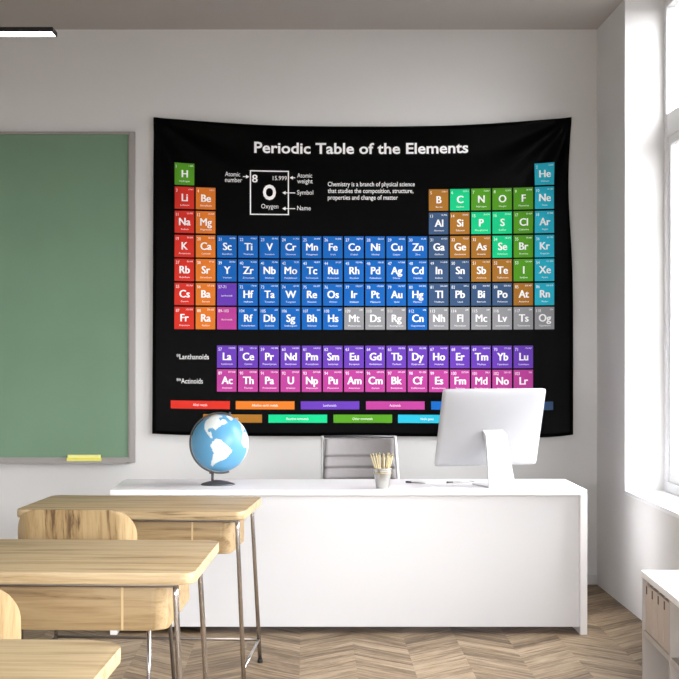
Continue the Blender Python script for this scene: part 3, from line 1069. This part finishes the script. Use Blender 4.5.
def school_chair(loc, rz, label, top=0.851):
    r = thing('school_chair', label, 'school chair', loc, rz, 'oak school chairs at the student desks')
    W = 0.236

    def bk(u, v):
        # v=0 bottom, v=1 top; the outline is rounded at the top corners
        s = 2 * u - 1
        k = 1.0
        hgt = top - 0.56
        rc = 0.36
        if v > 1 - rc:
            t = (v - (1 - rc)) / rc
            k = 0.67 + 0.33 * math.sqrt(max(0, 1 - t * t))
        if v < 0.25:
            t = 1 - v / 0.25
            k = 0.84 + 0.16 * math.sqrt(max(0, 1 - t * t))
        x = s * W * k
        a = abs(x) / W
        y = -0.02 - 0.05 * (v - 0.5) * 0.6
        y += 0.012 * a * a + 0.065 * max(0, (a - 0.72) / 0.28) ** 2
        n = Vector((-0.5 * math.copysign(1, x) * max(0, (a - 0.70) / 0.30), 1, 0.1)).normalized()
        return Vector((x, y, 0.56 + hgt * v)), n

    MB().sheet(bk, 40, 18, 0.012).build('backrest', 'wood_stave', r, sharp=0.7)
    MB().prism(rrect(-0.215, 0.215, 0.03, 0.42, (0.05, 0.05, 0.07, 0.07), 8), 0.445, 0.459, 0.004, 2, smooth=True).build('seat', 'wood_seat', r, sharp=0.6)
    MB().tube([(-0.285, 0.05, 0.437), (-0.285, 0.38, 0.437), (0.285, 0.38, 0.437), (0.285, 0.05, 0.437), (-0.285, 0.05, 0.437)], 0.008, 8).build('seat_frame', 'steel', r)
    for sx in (-1, 1):
        MB().tube([(sx * 0.285, 0.05, 0.437), (sx * 0.298, -0.02, 0.0)], 0.0085, 10).build('leg', 'chrome', r)
        MB().tube([(sx * 0.285, 0.38, 0.437), (sx * 0.310, 0.385, 0.40), (sx * 0.330, 0.43, 0.0)], 0.0085, 10).build('leg', 'steel', r)
        MB().tube([(sx * 0.285, 0.05, 0.437), (sx * 0.20, 0.012, 0.50), (sx * 0.14, 0.006, 0.57), (sx * 0.14, -0.004, 0.70)], 0.008, 10).build('back_support', 'steel', r)
    return r


school_chair((X(73.8, 5.85), 5.87, 0), math.radians(-4), 'oak school chair with a curved staved back, tucked under the farthest student desk')
school_chair((-1.012, 4.02, 0), 0.0, 'oak school chair cut off by the left edge, only its rounded back corner showing', 0.846)

# ---------------------------------------------------------------- low bookcase by the window wall
BH = 0.60
bl = at(641, 570, 5.95)
bc = thing('bookcase', 'low white open bookcase against the window wall at the right edge', 'bookcase', (bl.x, bl.y, 0), math.radians(-2.4))
BL, BD, CL = 1.62, 0.40, 0.535
MB().box(0, BD, -BL, 0, BH - 0.026, BH, 0.002).build('top_board', 'white_lam', bc)
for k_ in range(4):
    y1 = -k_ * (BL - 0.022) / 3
    MB().box(0.004, BD, y1 - 0.022, y1, 0.0, BH - 0.026, 0.001).build('upright', 'shaded_lam', bc)
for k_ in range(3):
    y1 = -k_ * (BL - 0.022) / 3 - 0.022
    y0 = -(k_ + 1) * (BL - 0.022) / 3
    MB().box(0.006, BD - 0.01, y0, y1, 0.345, 0.367, 0.001).build('shelf', 'shaded_lam', bc)
    MB().box(0.006, BD - 0.01, y0, y1, 0.03, 0.052, 0.001).build('bottom_shelf', 'shaded_lam', bc)
    MB().box(BD - 0.010, BD - 0.002, y0, y1, 0.03, BH - 0.026).build('back_panel', 'shaded_lam', bc)
bproto = None
BN = 4
bw = 0.108
mtxb = Matrix.Translation(bc.location) @ Matrix.Rotation(math.radians(-2.4), 4, 'Z')
WHICH = ['farthest in the bookcase, beside its end panel', 'second from the far bookcase end', 'third from the far bookcase end', 'nearest in the row, beside the bookcase divider']
for k_ in range(BN):
    y1 = -0.030 - k_ * (bw + 0.010)
    if bproto is None:
        b0 = bproto = thing('binder', '', '')
        bo = MB()
        bo.box(0, 0.006, -bw, 0, 0, 0.183, 0.001)
        bo.box(0.006, 0.26, -bw, -bw + 0.004, 0, 0.183, 0.001)
        bo.box(0.006, 0.26, -0.004, 0, 0, 0.183, 0.001)
        bo.build('cover', 'binder', b0)
        MB().box(0.006, 0.25, -bw + 0.006, -0.006, 0.004, 0.172).build('paper_block', 'white_lam', b0)
        MB().box(-0.0012, 0.001, -0.026, -0.008, 0.145, 0.176).build('finger_slot', 'notch', b0)
    else:
        b0 = bproto.copy()
        COL.objects.link(b0)
        for ch in list(bproto.children):
            c2 = ch.copy()
            COL.objects.link(c2)
            c2.parent = b0
    b0.location = mtxb @ Vector((0.014, y1, 0.367))
    b0.rotation_euler = (0, 0, math.radians(-2.4))
    tag(b0, 'beige binder with dark top slot, ' + WHICH[k_], 'binder', 'beige binders in the bookcase')

# ---------------------------------------------------------------- daylight
wd = bpy.data.worlds.new('sky')
SC.world = wd
wd.use_nodes = True
nt = wd.node_tree
bg = nt.nodes['Background']
tc = node(nt, 'ShaderNodeTexCoord')
sp = node(nt, 'ShaderNodeSeparateXYZ')
nt.links.new(tc.outputs['Generated'], sp.inputs[0])
mr = node(nt, 'ShaderNodeMapRange')
mr.inputs['From Min'].default_value = -1.0
mr.inputs['From Max'].default_value = 1.0
nt.links.new(sp.outputs[2], mr.inputs['Value'])
cr = node(nt, 'ShaderNodeValToRGB')          # overcast sky over dull ground, brighter towards the zenith
el = cr.color_ramp.elements
el[0].position, el[0].color = 0.0, (0.042, 0.041, 0.040, 1)
el[1].position, el[1].color = 1.0, (0.985, 1.0, 1.02, 1)
for p_, v_ in ((0.465, 0.046), (0.506, 0.47), (0.62, 0.62)):
    e_ = el.new(p_)
    e_.color = (v_ * 0.985, v_ * 1.0, v_ * 1.02, 1)
nt.links.new(mr.outputs[0], cr.inputs['Fac'])
nt.links.new(cr.outputs['Color'], bg.inputs['Color'])
bg.inputs['Strength'].default_value = 30.0

# ---------------------------------------------------------------- camera and view
cam = bpy.data.cameras.new('camera')
cam.sensor_fit = 'HORIZONTAL'
cam.sensor_width = 36.0
cam.lens = 36.0 * F / 679.0
cam.shift_x = (339.5 - VX) / 679.0
cam.shift_y = (VY - 339.5) / 679.0
cam.clip_start = 0.05
co = bpy.data.objects.new('camera', cam)
COL.objects.link(co)
co.location = (0, 0, H)
co.rotation_euler = (PI / 2, 0, 0)
SC.camera = co
vs_ = SC.view_settings
vs_.view_transform = 'Standard'
vs_.look = 'None'
vs_.gamma = 1.0
vs_.use_curve_mapping = False
vs_.exposure = 0.0
SC.cycles.use_denoising = True
SC.cycles.max_bounces = 10
SC.cycles.diffuse_bounces = 6
